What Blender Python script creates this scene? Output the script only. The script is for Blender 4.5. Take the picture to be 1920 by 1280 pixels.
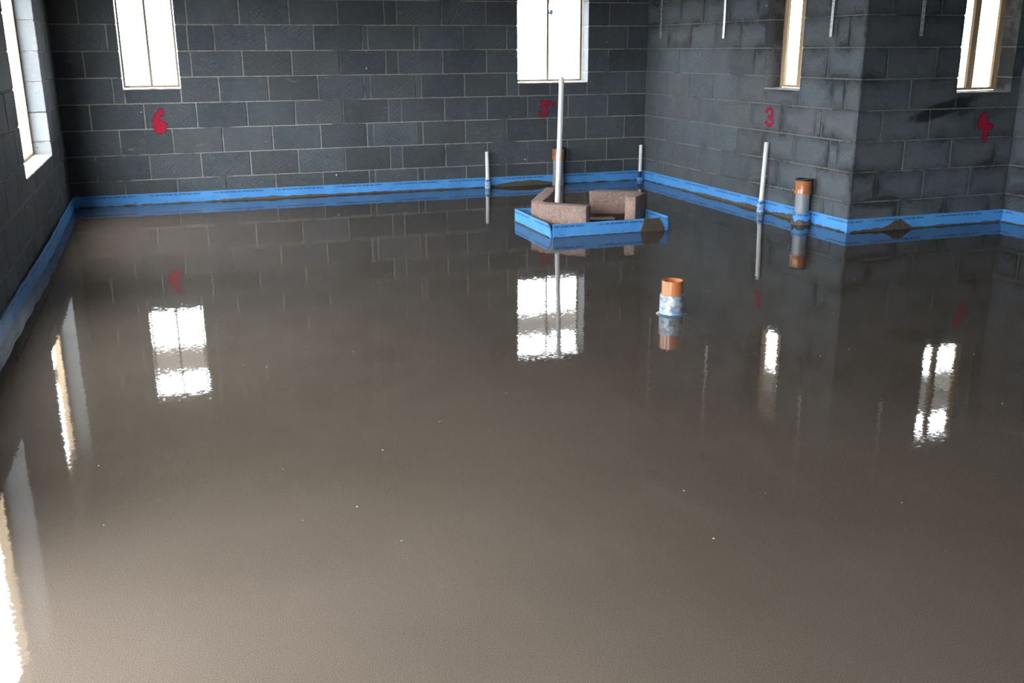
import bpy, bmesh, math, random
from mathutils import Vector, Matrix, noise
R = random.Random(7)
S = bpy.context.scene
COL = S.collection
for o in list(bpy.data.objects): bpy.data.objects.remove(o)

# ------------------------------------------------------------------ camera
cam = bpy.data.cameras.new('camera'); cam.sensor_width = 36; cam.lens = 1833.306 / 1920 * 36
cam.clip_start = .05; cam.clip_end = 600
co = bpy.data.objects.new('camera', cam); COL.objects.link(co)
_r = Vector((0.9450536, -0.32687945, -0.00484963)); _u = Vector((0.09761734, 0.26800535, 0.95845917)); _w = Vector((0.31200088, 0.9062687, -0.28518852))
co.matrix_world = Matrix(((_r.x, _u.x, -_w.x, -4.80797684), (_r.y, _u.y, -_w.y, -9.58597979), (_r.z, _u.z, -_w.z, 1.34168501), (0, 0, 0, 1)))
S.camera = co

# ------------------------------------------------------------------ light: an even overcast sky, nothing else
W = bpy.data.worlds.new('overcast_sky'); S.world = W; W.use_nodes = True
bg = W.node_tree.nodes['Background']; bg.inputs[0].default_value = (.91, .96, 1, 1); bg.inputs[1].default_value = 29.0
vs = S.view_settings; vs.view_transform = 'Standard'; vs.look = 'None'; vs.gamma = 1; vs.use_curve_mapping = False; vs.exposure = 0.16
S.cycles.max_bounces = 10; S.cycles.diffuse_bounces = 6; S.cycles.glossy_bounces = 4
S.cycles.use_denoising = True; S.cycles.caustics_reflective = False

# ------------------------------------------------------------------ node helpers
def mat(name):
    m = bpy.data.materials.new(name); m.use_nodes = True
    nt = m.node_tree; return m, nt, nt.nodes['Principled BSDF']
def nd(nt, t, ins=None, **kw):
    n = nt.nodes.new(t)
    for k, v in kw.items(): setattr(n, k, v)
    for k, v in (ins or {}).items():
        if isinstance(v, bpy.types.NodeSocket): nt.links.new(v, n.inputs[k])
        else: n.inputs[k].default_value = v
    return n
def mth(nt, op, a, b=0.0, c=None, clamp=False):
    i = {0: a, 1: b}
    if c is not None: i[2] = c
    return nd(nt, 'ShaderNodeMath', i, operation=op, use_clamp=clamp).outputs[0]
def mix(nt, f, a, b, blend='MIX'):
    n = nd(nt, 'ShaderNodeMix', data_type='RGBA', blend_type=blend)
    for k, v in ((0, f), (6, a), (7, b)):
        if isinstance(v, bpy.types.NodeSocket): nt.links.new(v, n.inputs[k])
        else: n.inputs[k].default_value = v
    return n.outputs[2]
def mr(nt, v, a, b, c=0.0, d=1.0, smooth=True):
    return nd(nt, 'ShaderNodeMapRange', {0: v, 1: a, 2: b, 3: c, 4: d}, interpolation_type='SMOOTHSTEP' if smooth else 'LINEAR', clamp=True).outputs[0]
def noi(nt, vec, sc, det=4.0, rough=.55, out=0):
    return nd(nt, 'ShaderNodeTexNoise', {'Vector': vec, 'Scale': sc, 'Detail': det, 'Roughness': rough}).outputs[out]
def sep(nt, v):
    n = nd(nt, 'ShaderNodeSeparateXYZ', {0: v}); return n.outputs
def col(c): return (c[0], c[1], c[2], 1)

def plain(name, c, rough=.6, var=.15, scale=25, bump=.0, dirt=None, metal=0.0, coat=0.0):
    m, nt, b = mat(name)
    P = nd(nt, 'ShaderNodeTexCoord').outputs['Object']
    n = noi(nt, P, scale)
    k = mr(nt, n, .25, .75, 1 - var, 1 + var, False)
    cc = mix(nt, 1.0, col(c), nd(nt, 'ShaderNodeCombineColor', {0: k, 1: k, 2: k}).outputs[0], 'MULTIPLY')
    if dirt:
        n2 = noi(nt, P, dirt[1], 6, .65)
        cc = mix(nt, mr(nt, n2, dirt[2], dirt[2] + .12), cc, col(dirt[0]))
    nt.links.new(cc, b.inputs['Base Color']); b.inputs['Roughness'].default_value = rough
    b.inputs['Metallic'].default_value = metal; b.inputs['Coat Weight'].default_value = coat
    if bump:
        bp = nd(nt, 'ShaderNodeBump', {'Height': noi(nt, P, scale * 3, 5), 'Distance': bump, 'Strength': 1.0})
        nt.links.new(bp.outputs[0], b.inputs['Normal'])
    return m

def block_material(name, damp):
    """dense concrete block: comb-scored chevrons, blow holes, dusty patches, per-block tone"""
    m, nt, b = mat(name)
    tc = nd(nt, 'ShaderNodeTexCoord').outputs['Object']
    pos = nd(nt, 'ShaderNodeNewGeometry').outputs['Position']
    rnd = nd(nt, 'ShaderNodeObjectInfo').outputs['Random']
    r2 = mth(nt, 'FRACT', mth(nt, 'MULTIPLY', rnd, 17.31)); r3 = mth(nt, 'FRACT', mth(nt, 'MULTIPLY', rnd, 71.7))
    r4 = mth(nt, 'FRACT', mth(nt, 'MULTIPLY', rnd, 231.9))
    X, Y, Z = sep(nt, tc)
    # scored chevrons
    warp = noi(nt, pos, 9, 2)
    wz = mth(nt, 'ADD', mth(nt, 'ADD', Z, mth(nt, 'MULTIPLY', r3, .2)), mth(nt, 'MULTIPLY', warp, .06))
    tri = mth(nt, 'PINGPONG', mth(nt, 'ADD', wz, 1.0), .078)
    sg = mth(nt, 'SUBTRACT', mth(nt, 'MULTIPLY', mth(nt, 'GREATER_THAN', r2, .5), 2.0), 1.0)
    wx, wy, wzz = sep(nt, pos)
    p = mth(nt, 'ADD', mth(nt, 'MULTIPLY', mth(nt, 'ADD', mth(nt, 'ADD', wx, wy), mth(nt, 'MULTIPLY', r4, 3.0)), sg), mth(nt, 'MULTIPLY', tri, 1.5))
    p = mth(nt, 'ADD', p, mth(nt, 'MULTIPLY', noi(nt, pos, 14, 2), .06))
    fr = mth(nt, 'PINGPONG', mth(nt, 'ADD', p, 40.0), .031)
    groove = mr(nt, fr, .0, .0075, 1, 0)
    ridge = mth(nt, 'MULTIPLY', mr(nt, fr, .007, .011, 0, 1), mr(nt, fr, .011, .017, 1, 0))
    area = mth(nt, 'MULTIPLY', mr(nt, noi(nt, pos, 5.5, 2), .38, .55), mth(nt, 'GREATER_THAN', r4, .28))
    inx = mth(nt, 'MULTIPLY', mr(nt, mth(nt, 'ABSOLUTE', X), .17, .2, 1, 0), mr(nt, mth(nt, 'ABSOLUTE', Z), .085, .1, 1, 0))
    area = mth(nt, 'MULTIPLY', area, inx)
    if damp:  # the inner return was laid with smooth blocks
        q_ = mth(nt, 'MULTIPLY', mr(nt, wx, .012, .03, 0, 1), mr(nt, wx, 1.45, 1.5, 1, 0))
        area = mth(nt, 'MULTIPLY', area, mth(nt, 'SUBTRACT', 1.0, mth(nt, 'MULTIPLY', q_, .85)))
    # colour
    big = noi(nt, pos, 2.2, 4, .6); fine = noi(nt, pos, 60, 5, .7); mid = noi(nt, pos, 12, 5, .65)
    base = mix(nt, mr(nt, big, .3, .7), col((.058, .071, .083)), col((.083, .097, .108)))
    base = mix(nt, mr(nt, mid, .45, .8, 0, .45), base, col((.115, .131, .145)))
    tone = mr(nt, rnd, 0, 1, .78, 1.2, False)
    tone = mth(nt, 'MULTIPLY', tone, mr(nt, fine, .2, .8, .66, 1.34, False))
    base = mix(nt, 1.0, base, nd(nt, 'ShaderNodeCombineColor', {0: tone, 1: tone, 2: tone}).outputs[0], 'MULTIPLY')
    base = mix(nt, mth(nt, 'MULTIPLY', mth(nt, 'GREATER_THAN', r3, .62), .35), base, col((.085, .085, .083)))
    base = mix(nt, mth(nt, 'MULTIPLY', mth(nt, 'MULTIPLY', area, groove), .45), base, col((.028, .032, .036)))
    base = mix(nt, mth(nt, 'MULTIPLY', mth(nt, 'MULTIPLY', area, ridge), .4), base, col((.2, .215, .225)))
    # scuffs of pale laitance
    sc = mth(nt, 'MULTIPLY', mr(nt, noi(nt, nd(nt, 'ShaderNodeMapping', {'Vector': pos, 'Rotation': (.3, .6, .2), 'Scale': (1, 1, 3.2)}).outputs[0], 10, 6, .7), .58, .75), mr(nt, noi(nt, pos, 3.1, 2), .5, .65))
    base = mix(nt, mth(nt, 'MULTIPLY', sc, .8), base, col((.22, .24, .25)))
    # mortar snots along arrises
    ed = mth(nt, 'MINIMUM', mth(nt, 'SUBTRACT', .22, mth(nt, 'ABSOLUTE', X)), mth(nt, 'SUBTRACT', .1075, mth(nt, 'ABSOLUTE', Z)))
    endf = mth(nt, 'GREATER_THAN', mth(nt, 'ABSOLUTE', X), .2185)
    base = mix(nt, mth(nt, 'MULTIPLY', endf, .3), base, col((.23, .235, .235)))
    edn = mth(nt, 'ADD', mth(nt, 'ADD', ed, endf), mth(nt, 'MULTIPLY', mth(nt, 'SUBTRACT', noi(nt, pos, 26, 5, .7), .5), .04))
    base = mix(nt, mth(nt, 'MULTIPLY', mr(nt, edn, -.004, .002, 1, 0), .6), base, col((.2, .193, .177)))
    # blow holes and pale flecks
    vo = nd(nt, 'ShaderNodeTexVoronoi', {'Vector': pos, 'Scale': 8.0, 'Randomness': 1.0}).outputs
    base = mix(nt, mr(nt, vo['Distance'], .03, .045, .9, 0), base, col((.006, .006, .007)))
    vo2 = nd(nt, 'ShaderNodeTexVoronoi', {'Vector': pos, 'Scale': 3.6, 'Randomness': 1.0}).outputs
    base = mix(nt, mr(nt, vo2['Distance'], .022, .034, .9, 0), base, col((.7, .72, .74)))
    if damp:
        px, py, pz = sep(nt, pos)
        n1 = noi(nt, pos, 3.0, 5, .6); n2 = noi(nt, pos, 9.0, 4, .6)
        zone = mth(nt, 'ADD', mr(nt, py, -1.5, -2.6, 0, 1), mr(nt, pz, 1.15, 1.5, 0, 1), clamp=True)
        # damp creeping in from the joints, block middles already dry
        d = mth(nt, 'SUBTRACT', ed, mth(nt, 'MULTIPLY', mth(nt, 'SUBTRACT', n1, .5), .3))
        d = mth(nt, 'ADD', d, mth(nt, 'MULTIPLY', mth(nt, 'SUBTRACT', n2, .5), .05))
        wet = mth(nt, 'MULTIPLY', mr(nt, d, -.02, .02, 1, 0), zone)
        base = mix(nt, mth(nt, 'MULTIPLY', wet, .78), base, col((.022, .024, .025)))
        dry = mth(nt, 'MULTIPLY', mr(nt, d, .03, .075, 0, 1), zone)
        base = mix(nt, mth(nt, 'MULTIPLY', dry, .3), base, col((.155, .18, .205)))
        # soaked face round the narrow window of the inner return
        ret = mth(nt, 'MULTIPLY', mr(nt, px, .012, .03, 0, 1), mr(nt, px, 1.45, 1.5, 1, 0))
        hi = mr(nt, mth(nt, 'ADD', pz, mth(nt, 'MULTIPLY', mth(nt, 'SUBTRACT', n1, .5), .5)), .62, 1.05, 0, 1)
        base = mix(nt, mth(nt, 'MULTIPLY', mth(nt, 'MULTIPLY', ret, hi), .25), base, col((.03, .033, .037)))
        # black run below its sill
        ex = mth(nt, 'DIVIDE', mth(nt, 'SUBTRACT', px, .78), .30); ez = mth(nt, 'DIVIDE', mth(nt, 'SUBTRACT', mth(nt, 'SUBTRACT', pz, .90), mth(nt, 'MULTIPLY', mth(nt, 'SUBTRACT', px, .78), .25)), .055)
        e2 = mth(nt, 'ADD', mth(nt, 'ADD', mth(nt, 'POWER', ex, 2.0), mth(nt, 'POWER', ez, 2.0)), mth(nt, 'MULTIPLY', mth(nt, 'SUBTRACT', n2, .5), 1.6))
        base = mix(nt, mth(nt, 'MULTIPLY', mth(nt, 'MULTIPLY', ret, mr(nt, e2, .6, 1.5, 1, 0)), .85), base, col((.006, .007, .007)))
    nt.links.new(base, b.inputs['Base Color']); b.inputs['Roughness'].default_value = .85
    b.inputs['Specular IOR Level'].default_value = .3
    h = mth(nt, 'ADD', mth(nt, 'MULTIPLY', fine, .5), mth(nt, 'MULTIPLY', mth(nt, 'MULTIPLY', area, mth(nt, 'SUBTRACT', ridge, groove)), 1.0))
    bp = nd(nt, 'ShaderNodeBump', {'Height': h, 'Distance': .0016, 'Strength': .9})
    nt.links.new(bp.outputs[0], b.inputs['Normal'])
    return m

M_block = block_material('concrete_block', False)
M_damp = block_material('damp_concrete_block', True)
M_mortar = plain('mortar', (.27, .26, .235), .9, .3, 30, .003, ((.08, .085, .085), 1.7, .52))
M_mortar_damp = plain('damp_mortar', (.15, .15, .145), .9, .3, 30, .003, ((.045, .05, .05), 1.9, .5))
M_sillmortar = plain('pale_mortar', (.36, .355, .34), .9, .2, 40, .004)
M_timber = None
def timber(name, a, bcol):
    m, nt, b = mat(name)
    P = nd(nt, 'ShaderNodeTexCoord').outputs['Object']
    v = nd(nt, 'ShaderNodeMapping', {'Vector': P, 'Scale': (22, 22, 1.2)}).outputs[0]
    n = noi(nt, v, 2.5, 5, .6)
    c = mix(nt, mr(nt, n, .3, .7), col(a), col(bcol))
    kn = nd(nt, 'ShaderNodeTexVoronoi', {'Vector': nd(nt, 'ShaderNodeMapping', {'Vector': P, 'Scale': (4, 4, 2)}).outputs[0], 'Scale': 1.3}).outputs['Distance']
    c = mix(nt, mr(nt, kn, .06, .12, .7, 0), c, col((bcol[0] * .35, bcol[1] * .3, bcol[2] * .25)))
    nt.links.new(c, b.inputs['Base Color']); b.inputs['Roughness'].default_value = .75
    return m
M_timber = timber('sawn_softwood', (.62, .47, .29), (.42, .29, .16))
M_oldtimber = timber('weathered_softwood', (.36, .28, .2), (.2, .14, .09))
M_board = timber('scaffold_board', (.36, .33, .29), (.22, .2, .18))
M_steel = plain('galvanised_steel', (.62, .64, .66), .45, .2, 40, 0, None, .6)
M_white = plain('white_plastic_pipe', (.78, .78, .77), .35, .05, 14, 0, ((.42, .41, .39), 22, .64), 0, .2)
M_orange = plain('terracotta_plastic', (.43, .15, .055), .3, .06, 14, 0, ((.42, .2, .1), 20, .66), 0, .3)
M_grey = plain('grey_plastic_pipe', (.27, .29, .32), .38, .08, 14, 0, ((.2, .2, .2), 18, .62), 0, .15)
M_rubber = plain('black_rubber', (.012, .012, .013), .5, .1, 30)
M_pit = plain('dusty_insulation', (.1, .09, .075), .9, .3, 14, .002)
M_plank = plain('dark_offcut', (.09, .045, .03), .8, .3, 20, .001)
M_pale = plain('pale_board_offcut', (.42, .44, .38), .8, .15, 20)
M_smear = plain('wet_screed_smear', (.082, .065, .051), .42, .35, 45, .004)
M_ground = plain('pale_gravel_ground', (.16, .157, .15), .95, .2, 1.5)
M_ceil = plain('chipboard_ceiling', (.06, .05, .04), .85, .15, 8)
M_rubble = plain('brown_concrete', (.27, .178, .148), .85, .3, 18, .003, ((.42, .31, .275), 62, .53))
# paint sprayed on the wall, soft edged
m, nt, b = mat('red_spray_paint')
uv = nd(nt, 'ShaderNodeUVMap').outputs[0]; U, V, _z = sep(nt, uv)
posn = nd(nt, 'ShaderNodeNewGeometry').outputs['Position']
edge = mth(nt, 'ADD', V, mth(nt, 'MULTIPLY', mth(nt, 'SUBTRACT', noi(nt, posn, 55, 4, .7), .5), .55))
al = mr(nt, edge, .4, .97, .92, 0)
pd = nd(nt, 'ShaderNodeBsdfDiffuse', {'Color': (.36, .022, .05, 1)}); pt = nd(nt, 'ShaderNodeBsdfTransparent')
nt.links.new(nd(nt, 'ShaderNodeMixShader', {0: al, 1: pt.outputs[0], 2: pd.outputs[0]}).outputs[0], nt.nodes['Material Output'].inputs[0])
nt.nodes.remove(b)
M_red = m
# blue perimeter foam with a printed line
def foam(name):
    m, nt, b = mat(name)
    uv = nd(nt, 'ShaderNodeUVMap').outputs[0]; U, V, _z = sep(nt, uv)
    posn = nd(nt, 'ShaderNodeNewGeometry').outputs['Position']
    cyc = mth(nt, 'FRACT', mth(nt, 'DIVIDE', U, .57))
    inl = mth(nt, 'LESS_THAN', cyc, .8)
    line = mth(nt, 'MULTIPLY', mth(nt, 'GREATER_THAN', V, .0735), mth(nt, 'LESS_THAN', V, .087))
    # words: cells of uneven length, gaps between, letters inside
    cw = mth(nt, 'MULTIPLY', cyc, 14.0)
    fw = mth(nt, 'FRACT', cw); iw = mth(nt, 'FLOOR', cw)
    wl = nd(nt, 'ShaderNodeTexWhiteNoise', {'W': iw}, noise_dimensions='1D').outputs[0]
    word = mth(nt, 'LESS_THAN', fw, mr(nt, wl, 0, 1, .68, .97, False))
    cl = mth(nt, 'MULTIPLY', cyc, 112.0); icl = mth(nt, 'FLOOR', cl); fcl = mth(nt, 'FRACT', cl)
    r1 = nd(nt, 'ShaderNodeTexWhiteNoise', {'Vector': nd(nt, 'ShaderNodeCombineXYZ', {0: icl, 1: mth(nt, 'FLOOR', mth(nt, 'MULTIPLY', V, 330.0))}).outputs[0]}, noise_dimensions='2D').outputs[0]
    letter = mth(nt, 'MULTIPLY', mth(nt, 'LESS_THAN', fcl, .88), mth(nt, 'GREATER_THAN', r1, .2))
    pr = mth(nt, 'MULTIPLY', mth(nt, 'MULTIPLY', inl, line), mth(nt, 'MULTIPLY', word, letter))
    base = mix(nt, mr(nt, noi(nt, posn, 6, 3), .3, .7), col((.075, .29, .68)), col((.10, .36, .76)))
    dn = noi(nt, posn, 45, 6, .75)
    low = mr(nt, V, .065, .0, 0, .14, False)
    dirt = mr(nt, mth(nt, 'ADD', dn, low), .67, .74, 0, .75)
    base = mix(nt, dirt, base, col((.07, .10, .16)))
    base = mix(nt, mth(nt, 'MULTIPLY', pr, .95), base, col((.012, .05, .21)))
    nt.links.new(base, b.inputs['Base Color']); b.inputs['Roughness'].default_value = .5
    return m
M_foam = foam('blue_edging_foam')
# taped sleeve of grey-blue film
m, nt, b = mat('creased_silver_film')
P = nd(nt, 'ShaderNodeTexCoord').outputs['Object']
v = nd(nt, 'ShaderNodeMapping', {'Vector': P, 'Scale': (1, 1, 1.3), 'Rotation': (.5, .4, 0)}).outputs[0]
n = noi(nt, v, 24, 4, .6)
Pz = sep(nt, P)[2]
c = mix(nt, mr(nt, n, .35, .65), col((.17, .20, .25)), col((.42, .47, .53)))
c = mix(nt, mr(nt, mth(nt, 'ADD', Pz, mth(nt, 'MULTIPLY', n, .03)), .026, .04, .8, 0), c, col((.16, .38, .68)))
nt.links.new(c, b.inputs['Base Color']); b.inputs['Roughness'].default_value = .28; b.inputs['Metallic'].default_value = .35
nt.links.new(nd(nt, 'ShaderNodeBump', {'Height': n, 'Distance': .012, 'Strength': .8}).outputs[0], b.inputs['Normal'])
M_film = m
# the wet, self-levelling screed
m, nt, b = mat('wet_liquid_screed')
g = nd(nt, 'ShaderNodeNewGeometry'); pos = g.outputs['Position']
n1 = noi(nt, pos, .9, 4, .6); n2 = noi(nt, nd(nt, 'ShaderNodeMapping', {'Vector': pos, 'Scale': (1, .45, 1), 'Rotation': (0, 0, .5)}).outputs[0], 5, 5, .65)
c = mix(nt, mr(nt, n1, .3, .7), col((.063, .0505, .040)), col((.073, .0585, .047)))
c = mix(nt, mr(nt, n2, .5, .8, 0, .25), c, col((.09, .076, .062)))
# fine sand grain
gr = mr(nt, noi(nt, pos, 420, 0, .5), .25, .75, .62, 1.38, False)
c = mix(nt, 1.0, c, nd(nt, 'ShaderNodeCombineColor', {0: gr, 1: gr, 2: gr}).outputs[0], 'MULTIPLY')
nt.links.new(c, b.inputs['Base Color'])
b.inputs['Roughness'].default_value = .03; b.inputs['IOR'].default_value = 1.36
a1 = nd(nt, 'ShaderNodeVectorMath', {0: noi(nt, pos, 20, 2, .5, 1), 1: (.5, .5, .5)}, operation='SUBTRACT').outputs[0]
a2 = nd(nt, 'ShaderNodeVectorMath', {0: noi(nt, pos, 62, 3, .6, 1), 1: (.5, .5, .5)}, operation='SUBTRACT').outputs[0]
s1 = nd(nt, 'ShaderNodeVectorMath', {0: a1, 'Scale': .009}, operation='SCALE').outputs[0]
s2 = nd(nt, 'ShaderNodeVectorMath', {0: a2, 'Scale': .027}, operation='SCALE').outputs[0]
nn = nd(nt, 'ShaderNodeVectorMath', {0: g.outputs['Normal'], 1: nd(nt, 'ShaderNodeVectorMath', {0: s1, 1: s2}, operation='ADD').outputs[0]}, operation='ADD').outputs[0]
nrm = nd(nt, 'ShaderNodeVectorMath', {0: nn}, operation='NORMALIZE').outputs[0]
nt.links.new(nrm, b.inputs['Normal'])
M_screed = m

# ------------------------------------------------------------------ object helpers
def tag(o, label=None, cat=None, group=None, kind=None):
    if label: o['label'] = label
    if cat: o['category'] = cat
    if group: o['group'] = group
    if kind: o['kind'] = kind
    return o
def link(name, me, parent=None, m=None, loc=None):
    o = bpy.data.objects.new(name, me); COL.objects.link(o)
    if m is not None and me is not None and len(me.materials) == 0: me.materials.append(m)
    if loc is not None: o.location = loc
    if parent is not None:
        o.parent = parent
    return o
def empty(name, loc=(0, 0, 0), rz=0):
    o = bpy.data.objects.new(name, None); COL.objects.link(o); o.location = loc; o.rotation_euler.z = rz
    o.empty_display_size = .1; return o
def mesh(name, bm, smooth=False):
    bmesh.ops.recalc_face_normals(bm, faces=bm.faces[:])
    me = bpy.data.meshes.new(name); bm.to_mesh(me); bm.free()
    if smooth:
        for f in me.polygons: f.use_smooth = True
        me.set_sharp_from_angle(angle=math.radians(38))
    return me
def box_bm(sx, sy, sz, bev=0.0, c=(0, 0, 0), seg=1):
    bm = bmesh.new(); bmesh.ops.create_cube(bm, size=1)
    for v in bm.verts: v.co = Vector((v.co.x * sx + c[0], v.co.y * sy + c[1], v.co.z * sz + c[2]))
    if bev: bmesh.ops.bevel(bm, geom=bm.edges[:], offset=bev, segments=seg, profile=.5, affect='EDGES')
    return bm
def box(name, x0, x1, y0, y1, z0, z1, m, parent=None, bev=0.0):
    c = ((x0 + x1) / 2, (y0 + y1) / 2, (z0 + z1) / 2)
    return link(name, mesh(name, box_bm(x1 - x0, y1 - y0, z1 - z0, bev)), parent, m, c)
def tube_bm(path, r, seg=28, inner=None, cap_end=True):
    """swept tube along a path of points; with an inner radius it is an open hollow pipe"""
    bm = bmesh.new(); rings = []
    n = len(path); rr = r if isinstance(r, (list, tuple)) else [r] * n
    for i, p in enumerate(path):
        p = Vector(p); t = (Vector(path[min(i + 1, n - 1)]) - Vector(path[max(i - 1, 0)])).normalized()
        ax = Vector((1, 0, 0)); ax = (ax - t * ax.dot(t)).normalized(); ay = t.cross(ax)
        rings.append([bm.verts.new(p + (ax * math.cos(a) + ay * math.sin(a)) * rr[i]) for a in [2 * math.pi * k / seg for k in range(seg)]])
    if inner:
        top = Vector(path[-1]); t = (top - Vector(path[-2])).normalized()
        for depth in (0, .1):
            rings.append([bm.verts.new(top - t * depth + Vector((inner * math.cos(a), inner * math.sin(a), 0))) for a in [2 * math.pi * k / seg for k in range(seg)]])
    for a, b_ in zip(rings, rings[1:]):
        for k in range(seg): bm.faces.new((a[k], a[(k + 1) % seg], b_[(k + 1) % seg], b_[k]))
    if cap_end: bm.faces.new(rings[-1])
    bm.faces.new(rings[0])
    return bm
def lathe_bm(prof, seg=32):
    bm = bmesh.new(); rings = []
    for r, z in prof:
        rings.append([bm.verts.new((r * math.cos(2 * math.pi * k / seg), r * math.sin(2 * math.pi * k / seg), z)) for k in range(seg)])
    for a, b_ in zip(rings, rings[1:]):
        for k in range(seg): bm.faces.new((a[k], a[(k + 1) % seg], b_[(k + 1) % seg], b_[k]))
    return bm

XL, YP, XR = -5.68, -3.455, 1.49
TOP = 2.42; YB = -12.0; CO = .225

# ------------------------------------------------------------------ walls
def wall_frame(kind):
    """(u,d,z) -> world; u along the wall as in the photo, d depth behind the visible face"""
    return {'back': lambda u, d, z: (u, d, z), 'right': lambda u, d, z: (d, -u, z), 'inner': lambda u, d, z: (u, YP + d, z),
            'far': lambda u, d, z: (XR + d, -u, z), 'left': lambda u, d, z: (XL - d, -u, z), 'rear': lambda u, d, z: (u, YB - d, z)}[kind]
def slab(name, kind, u0, u1, opens, mm=None, d0=.006, d1=.18, z0=-.2, z1=TOP):
    F = wall_frame(kind); bm = bmesh.new()
    g = .006
    ops = [(a - g, b_ + g, c - g, d + g) for a, b_, c, d in opens]
    us = sorted({u0, u1, *[x for o in ops for x in o[:2]]}); zs = sorted({z0, z1, *[x for o in ops for x in o[2:]]})
    us = [u for u in us if u0 <= u <= u1]; zs = [z for z in zs if z0 <= z <= z1]
    vc = {}
    def V(u, d, z):
        k = (round(u, 5), d, round(z, 5))
        if k not in vc: vc[k] = bm.verts.new(F(*k))
        return vc[k]
    def hole(i, j):
        if i < 0 or j < 0 or i >= len(us) - 1 or j >= len(zs) - 1: return True
        cu, cz = (us[i] + us[i + 1]) / 2, (zs[j] + zs[j + 1]) / 2
        return any(a < cu < b_ and c < cz < d for a, b_, c, d in ops)
    for i in range(len(us) - 1):
        for j in range(len(zs) - 1):
            if hole(i, j): continue
            a, b_, c, d = us[i], us[i + 1], zs[j], zs[j + 1]
            bm.faces.new((V(a, d0, c), V(b_, d0, c), V(b_, d0, d), V(a, d0, d)))
            bm.faces.new((V(a, d1, c), V(a, d1, d), V(b_, d1, d), V(b_, d1, c)))
            for (ii, jj, p, q) in ((i - 1, j, (a, c), (a, d)), (i + 1, j, (b_, c), (b_, d)), (i, j - 1, (a, c), (b_, c)), (i, j + 1, (a, d), (b_, d))):
                if hole(ii, jj): bm.faces.new((V(p[0], d0, p[1]), V(q[0], d0, q[1]), V(q[0], d1, q[1]), V(p[0], d1, p[1])))
    o = link(name, mesh(name, bm), None, mm or M_mortar); o['kind'] = 'structure'
    return o
BL, BD, BH = .44, .15, .215
_bm = box_bm(BL, BD, BH, .004)
block_mesh = mesh('block', _bm); block_mesh.materials.append(M_block)
damp_mesh = block_mesh.copy(); damp_mesh.materials.clear(); damp_mesh.materials.append(M_damp)
ROT = {'back': 0, 'right': -math.pi / 2, 'inner': 0, 'far': -math.pi / 2, 'left': math.pi / 2, 'rear': math.pi}
def put_block(kind, parent, u0, u1, z0, z1, me, depth=BD):
    F = wall_frame(kind)
    if u1 - u0 < .018 or z1 - z0 < .03: return
    o = bpy.data.objects.new('block', me); COL.objects.link(o); o.parent = parent
    proud = R.uniform(-.0016, .0016)
    o.location = F((u0 + u1) / 2, depth / 2 + proud, (z0 + z1) / 2)
    o.rotation_euler = (R.uniform(-.002, .002), R.uniform(-.0025, .0025), ROT[kind])
    o.scale = ((u1 - u0) / BL, depth / BD, (z1 - z0) / BH)
def lay(kind, parent, u0, u1, rows, opens, me, nrow=11, start=0):
    for c in range(start, nrow):
        ps = [u0] + [u for u in rows[c] if u0 + .02 < u < u1 - .02] + [u1]
        z0 = c * CO + .005 if c else -.1; z1 = min((c + 1) * CO - .005, TOP)
        for a, b_ in zip(ps, ps[1:]):
            ja = R.uniform(.0035, .0065); jb = R.uniform(.0035, .0065)
            rects = [(a + (ja if a != u0 else 0), b_ - (jb if b_ != u1 else 0), z0, z1)]
            for oa, ob, oc, od in opens:
                out = []
                for (p, q, r_, s_) in rects:
                    if q <= oa or p >= ob or s_ <= oc or r_ >= od: out.append((p, q, r_, s_)); continue
                    if p < oa: out.append((p, oa, r_, s_))
                    if q > ob: out.append((ob, q, r_, s_))
                    if r_ < oc: out.append((max(p, oa), min(q, ob), r_, oc))
                    if s_ > od: out.append((max(p, oa), min(q, ob), od, s_))
                rects = out
            for r_ in rects: put_block(kind, parent, *r_, me)
def fill(first, end, step=.45):
    o = []; u = first
    while u < end: o.append(round(u, 3)); u += step
    return o
HEAD = 1.91
# openings: u0,u1,z0,z1
OB = [(-5.145, -4.655, 1.025, HEAD), (-1.432, -.670, 1.025, HEAD)]
OR = [(2.21, 2.71, 1.025, HEAD)]
OI = [(.885, 1.403, 1.018, HEAD)]
OL = [(1.065, 2.69, .575, 1.98), (4.245, 5.87, .575, 1.98), (7.0, 9.2, -.3, 2.2)]
A_ = [-5.22, -4.77, -4.33, -3.88, -3.43, -2.98, -2.92, -2.49, -2.425, -1.99, -1.555, -1.11, -.68, -.24]
B_ = [-5.44, -4.99, -4.54, -4.095, -3.655, -3.205, -2.765, -2.64, -2.20, -1.76, -1.33, -.885, -.44]
A4 = [-5.23, -5.135, -4.66, -4.325, -3.885, -3.43, -2.99, -2.93, -2.485, -2.43, -1.99, -1.55, -1.425, -1.085, -.675, -.23]
A6 = [-5.23, -4.56, -4.33, -3.88, -3.44, -2.99, -2.935, -2.49, -2.435, -2.0, -1.55, -.23]
B5 = [-5.44, -4.55, -4.10, -3.655, -3.21, -2.77, -2.65, -2.21, -1.76, -.44]
rb = [A_, B_, A_, B_, A4, B5, A6, B5, A6, B5, A6]
E_ = [.45, .90, 1.35, 1.81, 2.25, 2.70, 3.155, 3.265]
O_ = [.25, .69, 1.13, 1.58, 2.04, 2.495, 2.96, 3.03]
E4 = [.47, .92, 1.37, 1.80, 2.22, 2.705, 3.14, 3.28]
O5 = [.27, .70, 1.14, 1.61, 2.04, 3.05]
rr_ = [E_, O_, E_, O_, E4, O5, E4, O5, E4, O5, E4]
ri = [[.45, .89, 1.335], [.22, .66, 1.11]] * 6
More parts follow.
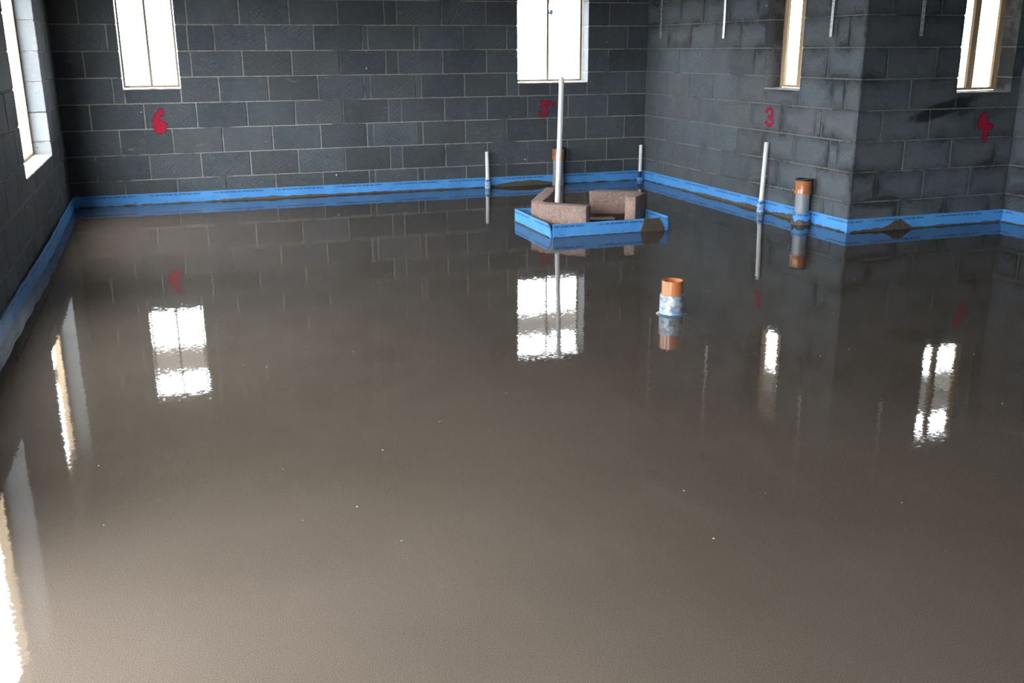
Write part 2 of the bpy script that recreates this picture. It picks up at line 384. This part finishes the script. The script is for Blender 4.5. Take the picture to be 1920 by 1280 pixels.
def put_walls():
    wb = slab('wall_back', 'back', XL - .18, .18, OB); lay('back', wb, XL, -.0, rb, OB, block_mesh)
    wr = slab('wall_right', 'right', -.005, -YP - .006, OR, M_mortar_damp); lay('right', wr, 0, -YP - .004, rr_, OR, damp_mesh)
    wi = slab('wall_inner', 'inner', .19, XR + .18, OI, M_mortar_damp); lay('inner', wi, .004, XR, ri, OI, damp_mesh)
    wf = slab('wall_far', 'far', -YP - .005, -YB, [], M_mortar_damp);
    lay('far', wf, -YP, -YB, [fill(-YP + (.22 if c % 2 else .445), -YB) for c in range(11)], [], damp_mesh)
    wl = slab('wall_left', 'left', -.005, -YB, OL, M_mortar_damp)
    lay('left', wl, 0, 7.0, [fill(.26 if c % 2 else .45, 7.0) for c in range(11)], OL, block_mesh)
    wz = slab('wall_rear', 'rear', XL - .3, XR + .3, [])
    wz.data.materials[0] = plain('dark_blockwork', (.075, .083, .09), .9)
    return wb, wr, wi, wf, wl, wz
wall_back, wall_right, wall_inner, wall_far, wall_left, wall_rear = put_walls()
c_ = box('ceiling', XL - .3, XR + .3, YB - .3, .3, TOP, TOP + .12, M_ceil); c_['kind'] = 'structure'

# ------------------------------------------------------------------ floor: wet screed with the boxed-out hearth left open
IX0, IX1, IY0, IY1 = -2.19, -1.19, -2.87, -2.05
def floor():
    bm = bmesh.new(); zf = 0.0; zb = -.02
    ox0, ox1, oy0, oy1 = XL - .05, XR + .05, YB - .05, .05
    o = [bm.verts.new((x, y, zf)) for x, y in ((ox0, oy0), (ox1, oy0), (ox1, oy1), (ox0, oy1))]
    i = [bm.verts.new((x, y, zf)) for x, y in ((IX0, IY0), (IX1, IY0), (IX1, IY1), (IX0, IY1))]
    j = [bm.verts.new((v.co.x, v.co.y, zb)) for v in i]
    for k in range(4):
        l = (k + 1) % 4
        bm.faces.new((o[k], o[l], i[l], i[k])); bm.faces.new((i[k], i[l], j[l], j[k]))
    bmesh.ops.recalc_face_normals(bm, faces=bm.faces[:])
    me = bpy.data.meshes.new('floor'); bm.to_mesh(me); bm.free()
    f = link('floor', me, None, M_screed); f['kind'] = 'structure'
    box('hearth_base', IX0, IX1, IY0, IY1, -.08, -.02, M_pit, f)
    # grit caught in the surface
    bm = bmesh.new()
    for k in range(90):
        x, y = R.uniform(-5.4, .2), R.uniform(-8.2, -3.2)
        if IX0 - .1 < x < IX1 + .1 and IY0 - .1 < y < IY1 + .1: continue
        s = R.uniform(.0015, .0035)
        bmesh.ops.create_icosphere(bm, subdivisions=1, radius=s, matrix=Matrix.Translation((x, y, s * .2)) @ Matrix.Scale(.7, 4, (0, 0, 1)))
    g_ = link('grit', mesh('grit', bm), f, plain('pale_grit', (.3, .265, .22), .5)); g_['kind'] = 'stuff'
    return f
FLOOR = floor()

# ------------------------------------------------------------------ windows: timber formers in the openings
def window(n, kind, op, m, post=.045, mull=.045, mull_d=.024, fd=.152, depth=.026):
    a, b_, c, d = op; F = wall_frame(kind)
    e = empty('window_%d' % n, F((a + b_) / 2, .15, c)); e['kind'] = 'structure'
    L = e.location
    def bar(name, u0, u1, z0, z1, d0, d1, mm=None):
        p, q = Vector(F(u0, d0, z0)), Vector(F(u1, d1, z1))
        s = (abs(q.x - p.x), abs(q.y - p.y), abs(q.z - p.z))
        return link(name, mesh(name, box_bm(*s, .002)), e, mm or m, (p + q) / 2 - L)
    bar('frame_jamb', a + .004, a + .004 + post, c + .01, d - .01, fd, fd + depth)
    bar('frame_jamb', b_ - .004 - post, b_ - .004, c + .01, d - .01, fd, fd + depth)
    bar('frame_rail', a + .004 + post, b_ - .004 - post, d - .01 - post, d - .01, fd, fd + depth)
    bar('frame_rail', a + .004 + post, b_ - .004 - post, c + .01, c + .01 + min(post, .02), fd, fd + depth)
    if mull: bar('mullion', (a + b_) / 2 - mull / 2, (a + b_) / 2 + mull / 2, c + .01 + min(post, .02), d - .01 - post, fd + .005, fd + mull_d)
    # rough bed of mortar on the sill
    bm = bmesh.new(); N = 26; rows = []
    for k in range(N + 1):
        u = a + (b_ - a) * k / N; r_ = []
        for t, dd in enumerate((-.003, .0, .06, .12, .148)):
            h = c + (-.004 if t == 0 else .003 + .006 * noise.noise((u * 14 + n, dd * 20, n)) + (.004 if t > 2 else 0))
            r_.append(bm.verts.new(Vector(F(u, dd, h)) - L))
        rows.append(r_)
    for p, q in zip(rows, rows[1:]):
        for t in range(4): bm.faces.new((p[t], q[t], q[t + 1], p[t + 1]))
    link('sill_mortar', mesh('sill_mortar', bm), e, M_sillmortar)
    return e
window(1, 'back', OB[0], M_oldtimber, .018, .022)
window(2, 'back', OB[1], M_oldtimber, .024, .022)
window(3, 'right', OR[0], M_timber, .045, .045)
window(4, 'inner', OI[0], M_timber, .045, .056, mull_d=.036)
window(5, 'left', OL[0], M_timber, .045, .045, fd=.13, depth=.05)
window(6, 'left', OL[1], M_timber, .045, .045, fd=.13, depth=.05)

# ------------------------------------------------------------------ blue foam edging
def ribbon(name, pts, parent, m, zb=-.02, zt=.1, th=.01, u_off=0.0, top=None, notch=0.0):
    """upright foam ribbon through ground points; visible face is on the left of travel"""
    bm = bmesh.new(); uvl = bm.loops.layers.uv.new('UVMap'); n = len(pts); P = [Vector((p[0], p[1])) for p in pts]
    us = [u_off]
    for k in range(1, n): us.append(us[-1] + (P[k] - P[k - 1]).length)
    rows = []
    for k in range(n):
        t = (P[min(k + 1, n - 1)] - P[max(k - 1, 0)]).normalized(); nn = Vector((-t.y, t.x))
        if 0 < k < n - 1:
            t1 = (P[k] - P[k - 1]).normalized(); nn = nn / max(.5, nn.dot(Vector((-t1.y, t1.x))))
        z2 = (top[k] if top else zt)
        f, b_ = P[k], P[k] - nn * th
        rows.append([bm.verts.new((f.x, f.y, zb)), bm.verts.new((f.x, f.y, z2)), bm.verts.new((b_.x, b_.y, z2)), bm.verts.new((b_.x, b_.y, zb))])
    def quad(vs, uvs):
        f = bm.faces.new(vs)
        for l, u in zip(f.loops, uvs): l[uvl].uv = u
    for k in range(n - 1):
        a, b_ = rows[k], rows[k + 1]
        ta = top[k] if top else zt; tb = top[k + 1] if top else zt
        quad((a[0], b_[0], b_[1], a[1]), ((us[k], zb), (us[k + 1], zb), (us[k + 1], tb), (us[k], ta)))
        quad((a[1], b_[1], b_[2], a[2]), ((us[k], .06),) * 4)
        quad((a[2], b_[2], b_[3], a[3]), ((us[k], ta), (us[k + 1], tb), (us[k + 1], zb), (us[k], zb)))
    for e in (rows[0], rows[-1]): quad(tuple(e), ((0, .06),) * 4)
    return link(name, mesh(name, bm), parent, m)
def smear(parent, kind, u0, u1, hf, step=.012, th=.006, off=.011, name='screed_smear'):
    """ragged splash of screed clinging to the foot of the foam"""
    F = wall_frame(kind) if isinstance(kind, str) else kind
    bm = bmesh.new(); rows = []; k = int(abs(u1 - u0) / step) + 1
    for i in range(k + 1):
        u = u0 + (u1 - u0) * i / k; h = max(.0015, hf(u))
        rows.append([bm.verts.new(F(u, -off - th - .004, -.004)), bm.verts.new(F(u, -off - th * .8, h * .7)), bm.verts.new(F(u, -off - .001, h)), bm.verts.new(F(u, -off + .004, h)), bm.verts.new(F(u, -off + .004, -.004))])
    for a, b_ in zip(rows, rows[1:]):
        for t in range(4): bm.faces.new((a[t], b_[t], b_[t + 1], a[t + 1]))
    bm.faces.new(rows[0]); bm.faces.new(rows[-1])
    o = link(name, mesh(name, bm, False), parent, M_smear)
    return o
def nz(u, s, f): return noise.noise((u * f, s, 1.7))
def hump(u, c, w): return math.exp(-((u - c) / w) ** 2)
# travel directions keep the face on the left
def wav(u, s): return .004 * noise.noise((u * 2.1, s, 0))
ST = 'strip of blue foam edging '
def line(fn, a, b_, step): n = int(abs(b_ - a) / step) + 1; return [fn(a + (b_ - a) * k / n) for k in range(n + 1)]
s_back = ribbon('edging_strip', line(lambda u: (u, -.011 - abs(wav(u, 3))), .0 - .012, XL + .02, .06)[::1], None, M_foam)
tag(s_back, 'blue foam edging strip along the foot of the long back block wall', 'edging strip', 'blue foam edging strips at the wall feet')
smear(s_back, 'back', XL + .05, -.05, lambda u: .006 + .009 * nz(u, 1, 9) + .006 * nz(u, 4, 35) + .012 * hump(u, -4.0, .5) + .01 * hump(u, -2.9, .9) + .045 * hump(u, -1.25, .22) + .03 * hump(u, -1.55, .15), .02)
s_left = ribbon('edging_strip', [(XL + .018, -.012), (-5.66, -.25), (-5.652, -.7), (-5.655, -1.1), (-5.645, -1.6), (-5.648, -1.95), (-5.64, -2.2), (-5.647, -2.45), (-5.642, -2.7), (-5.65, -2.95), (-5.648, -3.1), (-5.657, -3.3), (-5.652, -3.5), (-5.661, -3.7), (-5.655, -3.95), (-5.664, -4.1), (-5.66, -4.4), (-5.667, -4.8), (-5.66, -5.4), (-5.666, -6), (-5.66, -6.6), (-5.666, -7.0)], None, M_foam,
                top=[.1, .1, .103, .099, .102, .098, .104, .1, .105, .099, .103, .098, .102, .1, .103, .099, .102, .1, .101, .1, .1, .1])
tag(s_left, 'dim wavy blue foam edging strip along the foot of the left wall', 'edging strip', 'blue foam edging strips at the wall feet')
s_right = ribbon('edging_strip', line(lambda u: (-.011 - abs(wav(u, 5)), u), YP - .011, -.012, .06), None, M_foam, u_off=.21)
tag(s_right, 'blue foam edging strip from the back corner along the right wall behind the soil pipe', 'edging strip', 'blue foam edging strips at the wall feet')
smear(s_right, 'right', .06, 3.44, lambda u: .008 + .008 * nz(u, 2, 10) + .008 * nz(u, 6, 38) + .016 * hump(u, 1.5, .35) + .022 * hump(u, 2.15, .28) + .028 * hump(u, 2.75, .2), .015)
s_inner = ribbon('edging_strip', line(lambda u: (u, YP - .011 - abs(wav(u, 8))), XR - .012, -.011, .06), None, M_foam, u_off=.36)
tag(s_inner, 'blue foam edging strip under the inner return wall with a mound of screed on it', 'edging strip', 'blue foam edging strips at the wall feet')
smear(s_inner, 'inner', .02, 1.46, lambda u: .01 + .008 * nz(u, 3, 14) + .006 * nz(u, 9, 45) + .06 * hump(u, .47, .085) + .014 * hump(u, .3, .2), .012)
s_far = ribbon('edging_strip', line(lambda u: (XR - .011, u), YP - 3.6, YP - .012, .1), None, M_foam, u_off=.5)
tag(s_far, 'short visible piece of blue foam edging strip at the right picture edge', 'edging strip', 'blue foam edging strips at the wall feet')
smear(s_far, 'far', -YP + .02, 5.2, lambda u: .008 + .008 * nz(u, 5, 12), .03)

# boxed edging round the hearth
hb = empty('edging_box', ((IX0 + IX1) / 2, (IY0 + IY1) / 2, 0))
tag(hb, 'blue foam edging box standing in the wet screed around the brown concrete pieces', 'edging strip')
def in_box(o): o.matrix_parent_inverse = Matrix.Translation(-hb.location); return o
def arc(cx, cy, r, a0, a1, n=8): return [(cx + r * math.cos(math.radians(a0 + (a1 - a0) * k / n)), cy + r * math.sin(math.radians(a0 + (a1 - a0) * k / n))) for k in range(n + 1)]
# left side and back: outer face on the left of travel
ptsL = [(-1.35, IY1 + .0), (-1.7, IY1), (IX0 + .1, IY1)] + arc(IX0 + .02, IY1 - .02, .02, 90, 180, 4) + [(IX0, -2.3), (IX0 - .004, -2.6), (IX0 - .003, -2.81), (IX0 + .0, -2.838), (IX0 + .003, -2.855), (IX0 + .005, -2.866)]
tl = [.1] * (len(ptsL) - 4) + [.1, .088, .06, .015]
f1 = in_box(ribbon('foam_strip', [(x, y) for x, y in ptsL][::-1], hb, M_foam, top=tl[::-1], u_off=.1))
ptsF = [(IX0 + .02, IY0 - .004), (IX0 + .3, IY0 - .002), (-1.6, IY0), (IX1 - .06, IY0)] + arc(IX1 - .035, IY0 + .035, .035, -90, 0, 6) + [(IX1 + .002, -2.6), (IX1, -2.3), (IX1, IY1 - .02), (IX1 - .02, IY1), (-1.36, IY1 + .002)]
f2 = in_box(ribbon('foam_strip', ptsF[::-1], hb, M_foam, u_off=.02))
# its own screed splashes, at the feet and the patch over the right front corner
fr = lambda u, d, z: (u, IY0 + d, z)
in_box(smear(hb, fr, IX0 + .03, -1.46, lambda u: .004 + .004 * nz(u, 3, 30), .015, .004, .003))
in_box(smear(hb, fr, -1.455, -1.245, lambda u: max(0, min(.101, 3.2 * (u + 1.452), .101 if u < -1.29 else .101 - 2.6 * (u + 1.29))) + .003 * nz(u, 8, 60) + (.03 if u > -1.27 else 0), .006, .006, .003))
lf = lambda u, d, z: (IX0 + d, u, z)
in_box(smear(hb, lf, IY0 + .02, IY1 - .03, lambda u: .007 + .003 * nz(u, 3, 20), .03, .008, .006))

# ------------------------------------------------------------------ brown concrete pieces and offcuts in the box
def slab_piece(name, p0, p1, z_top0, z_top1, h, th, label, seed, side=1):
    """piece on edge whose top edge runs p0->p1; thickness to the given side"""
    a, b_ = Vector((p0[0], p0[1], z_top0 - h / 2)), Vector((p1[0], p1[1], z_top1 - h / 2))
    d = b_ - a; L = d.length; x = d.normalized(); y = Vector((0, 0, 1)).cross(x).normalized() * side; z = x.cross(y)
    if z.z < 0: z = -z
    bm = bmesh.new(); bmesh.ops.create_cube(bm, size=1)
    for v in bm.verts: v.co = Vector((v.co.x * L, v.co.y * th, v.co.z * h))
    bmesh.ops.bevel(bm, geom=bm.edges[:], offset=.007, segments=2, profile=.5, affect='EDGES')
    bmesh.ops.subdivide_edges(bm, edges=[e for e in bm.edges if e.calc_length() > .12], cuts=3, use_grid_fill=True)
    for v in bm.verts: v.co += Vector((noise.noise(v.co * 9 + Vector((seed, 0, 0))), noise.noise(v.co * 9 + Vector((0, seed, 5))), noise.noise(v.co * 9 + Vector((3, 0, seed))))) * .004
    o = link(name, mesh(name, bm, True), None, M_rubble)
    m = Matrix((x, y * side if False else y, z)).transposed()
    if m.determinant() < 0: m = Matrix((x, -y, z)).transposed()
    o.matrix_world = Matrix.Translation((a + b_) / 2 + y * th / 2) @ m.to_4x4()
    return tag(o, label, 'concrete block', 'brown concrete pieces in the blue box')
slab_piece('concrete_block', (-2.125, -2.44), (-1.838, -2.722), .195, .195, .213, .095, 'speckled brown concrete block with a reddish smudge at the front of the blue box', 1.0)
slab_piece('concrete_block', (-2.128, -2.29), (-1.872, -1.955), .200, .250, .2, .1, 'brown concrete block on the left, running back behind the tall white pipe', 4.0, -1)
slab_piece('concrete_block', (-1.555, -2.15), (-1.165, -2.27), .22, .22, .185, .09, 'brown concrete block at the back right, its long face to the camera', 9.0, 1)
slab_piece('concrete_block', (-1.44, -2.565), (-1.235, -2.36), .232, .232, .21, .09, 'brown concrete block seen end-on at the right with a dark side face', 14.0, -1)
pk = box('plank_offcut', -1.62, -1.2, -2.31, -2.14, -.02, .034, M_plank); tag(pk, 'dark wooden offcut lying under the back right concrete block', 'plank')
pk2 = link('plank_offcut', mesh('plank_offcut', box_bm(.27, .09, .04, .002)), None, M_plank, (-1.345, -2.50, 0)); pk2.rotation_euler.z = .78
tag(pk2, 'dark wooden packer under the end-on concrete block at the right', 'plank')
ob = link('board_offcut', mesh('board_offcut', box_bm(.34, .05, .012, .002)), None, M_pale, (-1.60, -2.345, .03)); ob.rotation_euler = (.12, .02, -.05)
tag(ob, 'pale greenish board offcut lying flat inside the blue box', 'board')

# ------------------------------------------------------------------ pipes
def pipe_thing(name, x, y, label, cat='pipe', group=None):
    e = empty(name, (x, y, 0)); tag(e, label, cat, group); return e
def collar(e, r, h, m=M_foam, th=.008, seg=26, wob=0.0, gap=0.0, name='foam_collar'):
    bm = bmesh.new(); uvl = bm.loops.layers.uv.new('UVMap'); rows = []
    for k in range(seg + 1):
        a = 2 * math.pi * k / seg
        ww = 1 + wob * noise.noise((math.cos(a) * 2, math.sin(a) * 2, r * 40)); hh = h * (1 + wob * noise.noise((math.cos(a) * 3, math.sin(a) * 3, 8)))
        rows.append([Vector((math.cos(a) * q * ww, math.sin(a) * q * ww, z)) for q, z in ((r + th, -.02), (r + th, hh), (r, hh), (r, -.02))])
    vr = [[bm.verts.new(p) for p in r_] for r_ in rows[:-1]]
    for k in range(seg):
        a, b_ = vr[k], vr[(k + 1) % seg]; u0, u1 = r * 2 * math.pi * k / seg, r * 2 * math.pi * (k + 1) / seg
        for t in range(3):
            f = bm.faces.new((a[t], b_[t], b_[t + 1], a[t + 1]))
            for l, uvv in zip(f.loops, ((u0, 0 if t == 0 else .06), (u1, 0 if t == 0 else .06), (u1, h if t == 0 else .06), (u0, h if t == 0 else .06))): l[uvl].uv = uvv
    return link(name, mesh(name, bm, True), e, m)
def white_pipe(x, y, ztop, r, label, foot, group='white waste pipes standing at the walls', tilt=(0, 0)):
    e = pipe_thing('waste_pipe', x, y, label, 'pipe', group)
    link('pipe_barrel', mesh('pipe_barrel', tube_bm([(0, 0, -.03), (tilt[0] * .5, tilt[1] * .5, ztop / 2), (tilt[0], tilt[1], ztop)], r, 24, r - .003), True), e, M_white)
    return e
e = white_pipe(-1.779, -.052, .362, .019, 'short white waste pipe on the back wall left of the concrete pieces', 0, tilt=(.0, .012))
collar(e, .021, .085, M_foam, .004, 20, .35)
link('torn_film', mesh('torn_film', lathe_bm([(.03, -.002), (.026, .02), (.03, .045), (.024, .07), (.022, .08)], 12)), e, plain('milky_film', (.4, .55, .68), .3))
e = white_pipe(-.068, -.058, .372, .018, 'short white waste pipe with a black foot in the back right corner', 0, tilt=(.005, .008))
link('black_foot', mesh('black_foot', tube_bm([(0, 0, -.03), (0, 0, .095)], .0195, 24), True), e, M_rubber)
collar(e, .0215, .035, M_foam, .008, 20, .3)
e = white_pipe(-.052, -2.352, .588, .0195, 'taller white waste pipe on the right wall beside the soil pipe', 0, tilt=(.018, -.004))
collar(e, .0215, .095, M_foam, .006, 20, .2)
link('torn_film', mesh('torn_film', lathe_bm([(.031, .0), (.028, .03), (.03, .06), (.024, .09), (.021, .105)], 12)), e, bpy.data.materials['milky_film'])

def soil_pipe(x, y, zc, zt, label):
    e = pipe_thing('soil_pipe', x, y, label, 'pipe', 'capped soil pipes at the walls')
    link('pipe_barrel', mesh('pipe_barrel', tube_bm([(0, 0, -.03), (0, 0, zc + .02)], .055, 36, .0515), True), e, M_grey)
    L = zt - zc
    link('socket', mesh('socket', lathe_bm([(.0555, zc), (.066, zc), (.0665, zc + .012), (.0635, zc + .022), (.0615, zc + L * .3), (.0615, zc + L * .68), (.064, zc + L * .8), (.0665, zc + L * .9), (.0665, zt - .004), (.062, zt - .002), (.0565, zt - .006), (.0565, zc + .03)], 40), True), e, M_orange)
    link('rubber_seal', mesh('rubber_seal', lathe_bm([(.0672, zt - .010), (.0678, zt - .002), (.066, zt + .003), (.057, zt + .003), (.0545, zt - .004), (.055, zt - .012)], 40), True), e, M_rubber)
    return e
e = soil_pipe(-.088, -2.99, .243, .356, 'grey soil pipe with orange socket against the right wall, blue foam wrapped round its foot')
collar(e, .0565, .092, M_foam, .011, 40, .03)
bm = lathe_bm([(.082, -.003), (.076, .012), (.073, .03), (.07, .035)], 40)
for v in bm.verts:
    if v.co.z > .0: v.co.z *= 1 + 1.2 * noise.noise(v.co * 26); 
link('screed_smear', mesh('screed_smear', bm), e, M_smear)
e = soil_pipe(-1.02, -.083, .265, .380, 'grey soil pipe with orange socket on the back wall behind the tall white pipe')
ef = collar(e, .0565, .094, M_grey, .004, 40, .02, name='film_collar')

# orange stub in the middle of the floor
e = pipe_thing('drain_stub', -2.378, -5.125, 'orange drain pipe stub in a grey taped sleeve, alone in the middle of the floor')
link('pipe_barrel', mesh('pipe_barrel', tube_bm([(0, 0, -.03), (0, 0, .1), (0, 0, .1825)], .055, 48, .0515), True), e, M_orange)
bm = lathe_bm([(.068, -.003), (.0645, .015), (.064, .04), (.0645, .07), (.0635, .1), (.0625, .108), (.0565, .109), (.0562, .09)], 64)
for v in bm.verts:
    a = math.atan2(v.co.y, v.co.x); k = 1 + .022 * noise.noise((math.cos(a) * 3, math.sin(a) * 3, v.co.z * 30)) + .015 * noise.noise((math.cos(a) * 8, math.sin(a) * 8, v.co.z * 12))
    if v.co.z < .1: v.co.x *= k; v.co.y *= k
    v.co.z += .003 * noise.noise((math.cos(a) * 2, math.sin(a) * 2, 4))
link('sleeve', mesh('sleeve', bm, True), e, M_film)
link('screed_fillet', mesh('screed_fillet', lathe_bm([(.084, -.001), (.076, .002), (.07, .006), (.064, .008)], 48), True), e, plain('wet_screed_rim', (.1, .085, .07), .4, .15, 30))

# tall white pipe leaning in the box
e = pipe_thing('tall_pipe', -1.925, -2.30, 'tall slightly bent white plastic pipe with a rounded end standing in the blue box')
pp = []; rad = []
for k in range(25):
    t = k / 24; z = -.02 + 1.145 * t
    pp.append((.008 + .036 * t + .006 * math.sin(t * 3.1), 0.01 * math.sin(t * 2.6), z)); rad.append(.0205)
link('pipe_barrel', mesh('pipe_barrel', tube_bm(pp, rad, 24), True), e, M_white)
pc = []; rc = []
tp = Vector(pp[-1])
for k in range(8):
    a = math.radians(k * 90 / 7.2); pc.append((tp.x, tp.y, tp.z - .018 + .038 * math.sin(a))); rc.append(max(.002, .0214 * math.cos(a) ** .7))
pc = [(tp.x - .001, tp.y, tp.z - .04)] + pc; rc = [.0214] + rc
link('end_cap', mesh('end_cap', tube_bm(pc, rc, 24), True), e, M_white)

# ------------------------------------------------------------------ restraint straps hanging on the walls
def strap(x, y, zb, rz, label, bend=.01, wd=.03):
    e = empty('restraint_strap', (x, y, TOP), rz); tag(e, label, 'strap', 'perforated steel straps hanging on the walls')
    bm = bmesh.new(); L = TOP - zb; n = int(L / .045); th = .0022
    def ring(z): return noise.noise((z * 1.6, x, y)) * bend
    def V(u, z, d): return bm.verts.new((u, d + ring(z), z))
    for k in range(n):
        z1, z0 = -L * k / n, -L * (k + 1) / n; zm = (z0 + z1) / 2; h = .006
        us = [-wd / 2, -h * .6, h * .6, wd / 2]; zs = [z0, zm - h, zm + h, z1]
        g = [[V(u, z, 0) for u in us] for z in zs]; g2 = [[V(u, z, th) for u in us] for z in zs]
        for i in range(3):
            for j in range(3):
                if i == 1 and j == 1: continue
                bm.faces.new((g[i][j], g[i][j + 1], g[i + 1][j + 1], g[i + 1][j])); bm.faces.new((g2[i][j], g2[i + 1][j], g2[i + 1][j + 1], g2[i][j + 1]))
            bm.faces.new((g[i][0], g[i + 1][0], g2[i + 1][0], g2[i][0])); bm.faces.new((g[i][3], g2[i][3], g2[i + 1][3], g[i + 1][3]))
    bmesh.ops.remove_doubles(bm, verts=bm.verts[:], dist=.0002)
    link('strap_blade', mesh('strap_blade', bm), e, M_steel)
    for z in (-.03, -.12):
        s = link('nail_head', mesh('nail_head', lathe_bm([(.0001, -.0035), (.004, -.003), (.0045, 0), (.0045, .002)], 10)), e, M_steel, (0, -.001, z)); s.rotation_euler.x = math.pi / 2
    return e
strap(-.022, -1.535, 1.437, -math.pi / 2, 'bright perforated steel strap hanging on the right wall left of its window')
strap(-.022, -3.09, 1.428, -math.pi / 2, 'perforated steel strap hanging on the right wall between its window and the projecting corner')
strap(.478, YP - .022, 1.428, 0, 'perforated steel strap hanging on the inner return wall left of its narrow window')
strap(-.03, -.345, 1.45, -math.pi / 2 + 1.45, 'dark thin steel strap seen edge-on, hanging on the right wall near the back corner', .004, .02)

# ------------------------------------------------------------------ sprayed numbers
def spray(kind, strokes, w, parent, off=.003):
    """one thin film: a fine grid whose V coordinate is the distance from the strokes"""
    F = wall_frame(kind); bm = bmesh.new(); uvl = bm.loops.layers.uv.new('UVMap')
    segs = []
    for st in strokes:
        P = [Vector(p) for p in st]
        for _ in range(2):
            Q = [P[0]]
            for a, b_ in zip(P, P[1:]): Q += [a * .75 + b_ * .25, a * .25 + b_ * .75]
            P = Q + [P[-1]]
        segs += list(zip(P, P[1:]))
    def dist(p):
        m_ = 9
        for a, b_ in segs:
            ab = b_ - a; t = max(0, min(1, (p - a).dot(ab) / max(1e-9, ab.length_squared))); m_ = min(m_, (a + ab * t - p).length)
        return m_ / w
    xs = [p.x for sg in segs for p in sg]; ys = [p.y for sg in segs for p in sg]; q = .006; pad = w * 1.3
    nx, ny = int((max(xs) - min(xs) + 2 * pad) / q) + 1, int((max(ys) - min(ys) + 2 * pad) / q) + 1
    g = {}
    for i in range(nx + 1):
        for j in range(ny + 1):
            p = Vector((min(xs) - pad + i * q, min(ys) - pad + j * q)); g[i, j] = [None, p, dist(p)]
    def V(k):
        if g[k][0] is None: g[k][0] = bm.verts.new(F(g[k][1].x, -off, g[k][1].y))
        return g[k][0]
    for i in range(nx):
        for j in range(ny):
            ks = [(i, j), (i + 1, j), (i + 1, j + 1), (i, j + 1)]
            if min(g[k][2] for k in ks) > 1.25: continue
            f = bm.faces.new([V(k) for k in ks])
            for l, k in zip(f.loops, ks): l[uvl].uv = (0, min(1.3, g[k][2]))
    me = bpy.data.meshes.new('painted_number'); bm.to_mesh(me); bm.free()
    return link('painted_number', me, parent, M_red)
n6 = spray('back', [[(-4.845, .83), (-4.88, .79), (-4.905, .74), (-4.905, .69), (-4.88, .655), (-4.845, .66), (-4.83, .69), (-4.84, .725), (-4.87, .735), (-4.9, .71)], [(-4.885, .69), (-4.85, .69)]], .038, wall_back)
n6['label'] = 'red sprayed number 6 under the left window'
n5 = spray('back', [[(-1.05, .815), (-1.09, .825), (-1.16, .832)], [(-1.165, .835), (-1.175, .78), (-1.14, .785), (-1.12, .745), (-1.135, .705), (-1.165, .695), (-1.19, .725)]], .027, wall_back)
n5['label'] = 'red sprayed number 5 beside the tall white pipe'
n3 = spray('right', [[(2.275, .84), (2.30, .862), (2.345, .855), (2.37, .825), (2.35, .80), (2.31, .79)], [(2.31, .79), (2.36, .785), (2.385, .755), (2.36, .73), (2.315, .725), (2.275, .75)]], .021, wall_right)
n3['label'] = 'red sprayed number 3 on the right wall'
n4 = spray('inner', [[(1.175, .845), (1.15, .80), (1.145, .765), (1.20, .755), (1.255, .755)], [(1.185, .82), (1.215, .77), (1.21, .70), (1.205, .665)], [(1.17, .79), (1.22, .76)]], .036, wall_inner)
n4['label'] = 'faint red sprayed number 4 on the inner return wall'

# ------------------------------------------------------------------ scrap of film caught on the middle window's mullion
m, nt, b = mat('bluish_film_scrap')
d_ = nd(nt, 'ShaderNodeBsdfDiffuse', {'Color': (.3, .35, .4, 1)}); t_ = nd(nt, 'ShaderNodeBsdfTranslucent', {'Color': (.06, .085, .115, 1)})
nt.links.new(nd(nt, 'ShaderNodeAddShader', {0: d_.outputs[0], 1: t_.outputs[0]}).outputs[0], nt.nodes['Material Output'].inputs[0])
bm = bmesh.new(); out = [(0, .03), (.03, .038), (.048, .03), (.046, 0), (.038, -.028), (.034, -.03), (.03, -.012), (.012, -.01), (0, .0)]
bm.faces.new([bm.verts.new((x, .006 * math.sin(x * 90), z)) for x, z in out])
bm.faces.new([bm.verts.new((x, .004 * math.sin(x * 70), z)) for x, z in ((0, .012), (0, -.004), (-.05, -.012), (-.075, -.014), (-.05, -.004))])
bmesh.ops.solidify(bm, geom=bm.faces[:], thickness=.001)
sc_ = link('film_scrap', mesh('film_scrap', bm), None, m, (-1.035, .185, 1.70))
tag(sc_, 'small bluish scrap of plastic film caught on the mullion of the middle window', 'film scrap')

# ------------------------------------------------------------------ outside: bare ground and the scaffold lift round the house
g_ = link('ground', mesh('ground', box_bm(400, 400, .1)), None, M_ground, (0, 0, -.36)); g_['kind'] = 'structure'
def scaffold(loc, rz, L, label, poles, nb=4):
    e = empty('scaffold', loc, rz); tag(e, label, 'scaffold', 'scaffold runs outside the walls')
    me = mesh('board', box_bm(L, .225, .038, .003)); me.materials.append(M_board)
    for k in range(nb): o = link('board', me, e, None, (L / 2, .115 + .232 * k, R.uniform(-.002, .002)))
    tr = mesh('transom', tube_bm([(0, -.1, 0), (0, .232 * nb + .12, 0)], .024, 12), True); tr.materials.append(M_steel)
    pm = mesh('standard', tube_bm([(0, 0, -2.2), (0, 0, .9)], .024, 12), True); pm.materials.append(M_steel)
    for x in poles:
        link('transom', tr, e, None, (x, 0, -.045))
        for y in (-.06, .232 * nb + .07): link('standard', pm, e, None, (x + .05, y, 0))
    return e
scaffold((-6.2, .8, 1.88), 0, 6.9, 'scaffold run of wooden boards outside the back wall', (.35, 2.0, 3.9, 5.6 + .95))
scaffold((.45, .6, 1.88), -math.pi / 2, 2.5, 'scaffold run of wooden boards outside the right wall', (.2, 1.2), 2)
scaffold((.6, YP + .6, 1.88), 0, 3.4, 'scaffold run of wooden boards outside the inner return wall', (1.5, 3.0))
